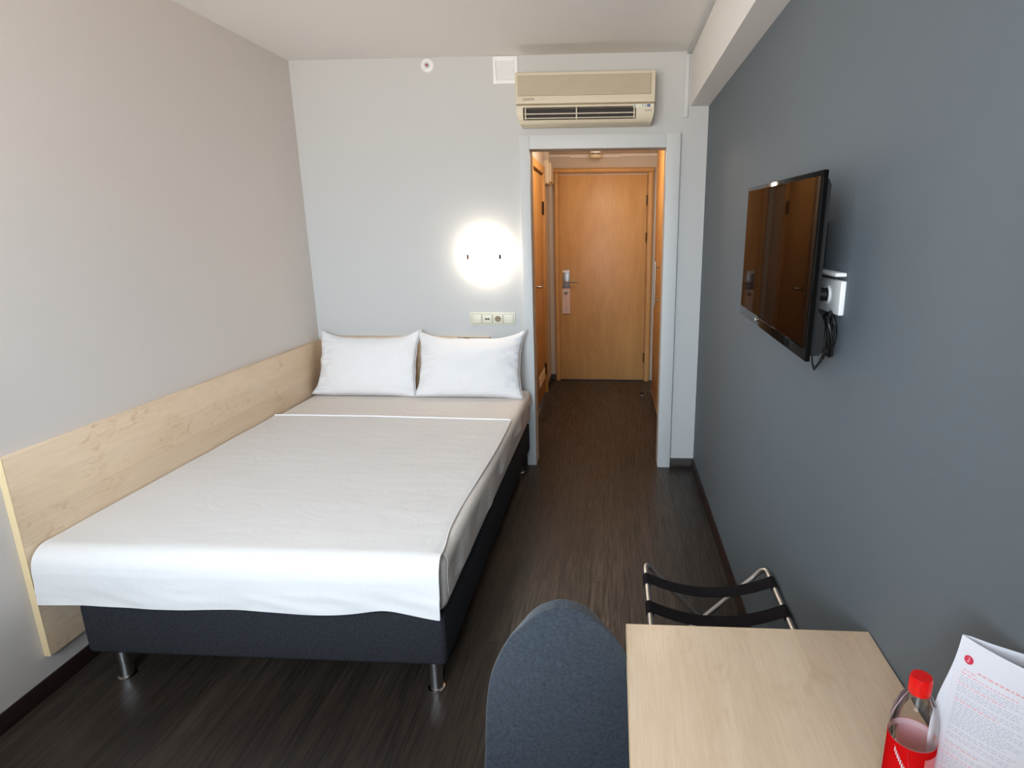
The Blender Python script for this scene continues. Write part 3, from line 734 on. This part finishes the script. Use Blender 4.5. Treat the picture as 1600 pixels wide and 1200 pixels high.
# ------------------------------------------------------------------ luggage rack
lr = thing('luggage_rack', 'folding steel tube luggage rack with black straps by the slate wall', 'luggage rack', (-.23, -2.28, 0))
RL, RR_, ZT, RT = -.441, -.020, .443, .0095
def rackframe(xa, xb, sgn, ys):
    # top rail at x=xa, legs cross to x=xb at floor
    y0, y1 = ys
    def leg(y, s):
        dirv = Vector((xb - xa, 0, -ZT)).normalized()
        R = .045; pts = []
        c0 = Vector((xa, y - s * R, ZT)); d1 = Vector((0, s, 0))
        for i in range(9):
            t = i / 8
            p0 = Vector((xa, y - s * R, ZT)); pm = Vector((xa, y, ZT + .012)); p1 = Vector((xa, y, ZT)) + dirv * R * 1.2
            pts.append((1 - t) ** 2 * p0 + 2 * t * (1 - t) * pm + t * t * p1)
        pts.append(Vector((xb, y, .010)))
        return pts
    A = leg(y1, 1); B = leg(y0, -1)
    obj('top_rail', MB().tube([B[0], A[0]], RT, 12), 'tube', lr)
    for L_ in (A, B):
        q = obj('leg', MB().tube(L_, RT, 12), 'tube', lr)
        obj('rubber_foot', MB().lathe([(.0125, 0), (.0125, .02)], (L_[-1].x, L_[-1].y, 0), 2, 14), 'rubber', q)
rackframe(RL, -.035, 1, (-2.585, -2.030))
rackframe(RR_, -.45, -1, (-2.560, -2.040))
for yp in (-2.041, -2.572):
    obj('pivot_bolt', MB().tube([(-.235, yp - .02, .222), (-.235, yp + .02, .222)], .007, 10), 'chrome', lr)
for ys in (-2.142, -2.302, -2.462):
    def stp(u, v, ys=ys):
        x = RL + .0 + u * (RR_ - RL); z = ZT + .0115 - .050 * (1 - (2 * u - 1) ** 2)
        return (x, ys - .028 + .056 * v, z)
    m = MB().grid(33, 5, stp)
    q = obj('strap', m, 'strap', lr, 180)
    sm_ = q.modifiers.new('thickness', 'SOLIDIFY'); sm_.thickness = .003; sm_.offset = 0
    for xx in (RL, RR_):
        obj('strap_loop', MB().tube([(xx, ys - .029, ZT), (xx, ys + .029, ZT)], RT + .003, 14), 'strap', q)

# ------------------------------------------------------------------ desk
dk = thing('desk', 'pale maple desk against the slate wall', 'desk', (-.27, -3.3, 0))
obj('desktop', MB().box(-.528, -.003, -3.80, -2.806, .725, .75, .0012), 'maple_desk', dk)
obj('edge_band', MB().box(-.5292, -.5282, -3.80, -2.806, .7255, .7495), 'maple_edge', dk)
obj('edge_band', MB().box(-.528, -.003, -2.8058, -2.8048, .7255, .7495), 'maple_edge', dk)
obj('side_panel', MB().box(-.30, -.02, -2.86, -2.835, 0, .725), 'maple_desk', dk)
obj('side_panel', MB().box(-.50, -.02, -3.77, -3.745, 0, .725), 'maple_desk', dk)
obj('modesty_panel', MB().box(-.045, -.020, -3.745, -2.86, .40, .725), 'maple_desk', dk)

# ------------------------------------------------------------------ chair
CX, CY = -.662, -2.915
ch = thing('shell_chair', 'blue grey felt shell chair pulled up beside the desk', 'chair', (CX, CY + .22, 0))
prof = [(.42, .392), (.35, .404), (.27, .396), (.19, .380), (.12, .366), (.06, .362), (.020, .378), (.002, .430), (-.002, .51), (-.007, .60), (-.013, .68), (-.019, .74), (-.026, .797), (-.030, .837), (-.0325, .860), (-.034, .875), (-.035, .886), (-.036, .894)]
wid = [.14, .168, .178, .180, .178, .176, .174, .172, .168, .162, .150, .131, .105, .081, .065, .050, .034, .012]
def cat(arr, t):
    n = len(arr) - 1; x = t * n; i = min(int(x), n - 1); f = x - i
    g = lambda k: arr[max(0, min(n, k))]
    p0, p1, p2, p3 = g(i - 1), g(i), g(i + 1), g(i + 2)
    return .5 * (2 * p1 + (p2 - p0) * f + (2 * p0 - 5 * p1 + 4 * p2 - p3) * f * f + (3 * p1 - p0 - 3 * p2 + p3) * f ** 3)
def shell(u, v):
    y = cat([p[0] for p in prof], v); z = cat([p[1] for p in prof], v); w = max(.006, cat(wid, v))
    a = u * 2 - 1
    k = sstep(.36, .62, v)
    s = abs(a) ** 2.2
    wrap = .062 * k * (w / .2) ** 1.2
    y2 = y + wrap * s * (1 - .75 * sstep(.80, .89, z))
    z2 = z + (1 - k) * .050 * s * sstep(0, .25, v)
    return (CX + a * w, CY + y2, z2)
m = MB().grid(31, 73, shell)
ROTC = Matrix.Translation((CX, CY, 0)) @ Matrix.Rotation(math.radians(4), 4, 'Z') @ Matrix.Translation((-CX, -CY, 0))
m.xf(ROTC)
q = obj('shell', m, 'chairfab', ch, 180)
mo = q.modifiers.new('thickness', 'SOLIDIFY'); mo.thickness = .030; mo.offset = 0; mo.use_rim = True
mo = q.modifiers.new('round', 'SUBSURF'); mo.levels = 1; mo.render_levels = 2
for (sx_, sy_) in ((-1, -1), (1, -1), (-1, 1), (1, 1)):
    obj('leg', MB().tube([(CX + sx_ * .10, CY + .20 + sy_ * .08, .352), (CX + sx_ * .18, CY + .22 + sy_ * .18, .002)], [.014, .010], 12).xf(ROTC), 'wood_leg', ch)
obj('seat_support', MB().box(CX - .12, CX + .12, CY + .10, CY + .30, .335, .350, .006), 'wood_leg', ch)

# ------------------------------------------------------------------ bottle on the desk
bx, by, bz = -.121, -3.224, .7502
bt = thing('plastic_bottle', 'clear plastic bottle with a red cap and red label on the desk', 'bottle', (bx, by, bz))
body = [(.020, .004), (.030, .002), (.034, .012), (.0345, .03), (.033, .045), (.0335, .06), (.0335, .125), (.0345, .135), (.0345, .158), (.034, .170), (.031, .187), (.025, .206), (.0165, .222), (.0135, .228), (.0135, .240)]
obj('bottle_body', MB().lathe(body, (bx, by, bz), 2, 48), 'pet', bt)
cp_ = [(.0152, .226), (.0155, .230), (.0155, .246), (.0145, .250), (.0, .251)]
cm = MB().lathe(cp_, (bx, by, bz), 2, 40)
for k in range(40):
    a = 2 * PI * k / 40
    cm.tube([(bx + .0154 * math.cos(a), by + .0154 * math.sin(a), bz + .229), (bx + .0154 * math.cos(a), by + .0154 * math.sin(a), bz + .246)], .0006, 4)
obj('cap', cm, 'red', bt)
obj('neck_ring', MB().lathe([(.0145, .221), (.0158, .222), (.0158, .2245), (.0145, .2255)], (bx, by, bz), 2, 40), 'red', bt)
obj('label_backing', MB().lathe([(.0341, .060), (.0341, .142)], (bx, by, bz), 2, 48, caps=False), 'backing', bt)
lb = obj('label', MB().lathe([(.0351, .060), (.0351, .142)], (bx, by, bz), 2, 48, caps=False), 'label', bt)
def band(a0, a1, z0, z1, r=.0354, n=14):
    def f(u, v):
        a = a0 + (a1 - a0) * u
        return (bx + r * math.cos(a), by + r * math.sin(a), bz + z0(u) + (z1(u) - z0(u)) * v)
    return f
obj('label_swoosh', MB().grid(16, 2, band(-2.75, -1.75, lambda u: .134 - .05 * u, lambda u: .1355 - .05 * u)).grid(16, 2, band(-2.2, -1.75, lambda u: .139 - .09 * u, lambda u: .1395 - .088 * u)), 'pink', lb)
random.seed(5)
m = MB()
for k in range(9):
    a0 = -2.72 + k * .075
    zc = .128 - k * .004
    m.grid(4, 2, band(a0, a0 + .05, lambda u, zc=zc: zc - .004, lambda u, zc=zc: zc + .002 + .002 * random.random()))
obj('label_marks', m, 'paper', lb)
obj('label_panel', MB().grid(14, 2, band(-1.45, -.55, lambda u: .068, lambda u: .128)), 'pink', lb)

bt.scale = (.93, .93, .93)

# ------------------------------------------------------------------ standing leaflet on the desk
# plan: front sheet runs from the fold towards the wall and the camera
lx0, ly0 = -.070, -3.217
lf = thing('leaflet', 'white folded leaflet with a round red emblem standing on the desk by the bottle', 'leaflet', (lx0 + .03, ly0 - .03, .7502))
Hh = .2965
dirx, diry = .0555, -.083     # vector across the front sheet
def front(u, v):
    z = .7505 + Hh * v
    bow = .010 * math.sin(v * PI) * (1 - u) + .004 * math.sin(u * PI)
    return (lx0 + dirx * u - bow * .83 - .012 * (1 - v) * (1 - u), ly0 + diry * u - bow * .55, z)
def rear(u, v):
    z = .7505 + Hh * v
    f0 = front(0, v)
    sp_ = .006 + .010 * (1 - v) ** 1.3
    return (f0[0] + (dirx + .008) * u - sp_ * (4 * u * (1 - u)) * .15 - .004 * math.sin(u * PI), f0[1] + .001 + diry * .55 * u + sp_ * min(1, u * 5) * .9, z)
def spine(u, v):
    f0 = front(0, v); w = .011 * max(0, math.sin(PI * (1 - v))) * sstep(1.0, .62, v) + .0008
    return (f0[0] - w * math.sin(u * PI / 2) * .95, f0[1] + w * math.sin(u * PI / 2) * .45, f0[2])
for nm, fn, nu in (('front_sheet', front, 16), ('rear_sheet', rear, 16), ('spine_fold', spine, 5)):
    q = obj(nm, MB().grid(nu, 24, fn), 'paper', lf, 180)
    mo = q.modifiers.new('thickness', 'SOLIDIFY'); mo.thickness = .0006; mo.offset = 0
nrm = Vector((diry, -dirx, 0)).normalized()
def onfront(u, v, d=.0007):
    p = Vector(front(u, v)); return p + nrm * d
def bars(lst):
    m = MB()
    for (u0, u1, v0, v1) in lst:
        m.grid(3, 2, lambda a, b_: onfront(u0 + (u1 - u0) * a, v0 + (v1 - v0) * b_))
    return m
em = MB()
cs_ = [onfront(.155 + .062 * math.cos(2 * PI * k / 28), .905 + .0215 * math.sin(2 * PI * k / 28)) for k in range(28)]
vs_ = [em.bm.verts.new(p) for p in cs_]; em.bm.faces.new(vs_)
obj('round_emblem', em, 'redprint', lf)
obj('emblem_mark', bars([(.135, .175, .893, .899), (.150, .162, .899, .918)]), 'pinkprint', lf)
random.seed(11)
def line(v, h, u0, u1, lst, mn=.02, mx=.07):
    u = u0
    while u < u1:
        w = random.uniform(mn, mx); lst.append((u, min(u + w, u1), v, v + h)); u += w + .018
t1, t2, t3 = [], [], []
line(.862, .009, .30, .97, t1)
line(.846, .006, .12, .30, t1)
v = .828
while v > .06:
    r_ = random.random()
    if r_ < .16: line(v, .0055, .10, random.uniform(.45, .8), t1); v -= .016
    elif r_ < .26: v -= .010
    else: line(v, .0042, .10, random.uniform(.72, .95), t2); v -= .0125
for v_ in sorted({q[2] for q in t1}):
    obj('red_line', bars([q for q in t1 if q[2] == v_]), 'pinkprint', lf)
obj('grey_lines', bars(t2), 'print', lf)

for o in bpy.data.objects:
    if '_w' in o: del o['_w']
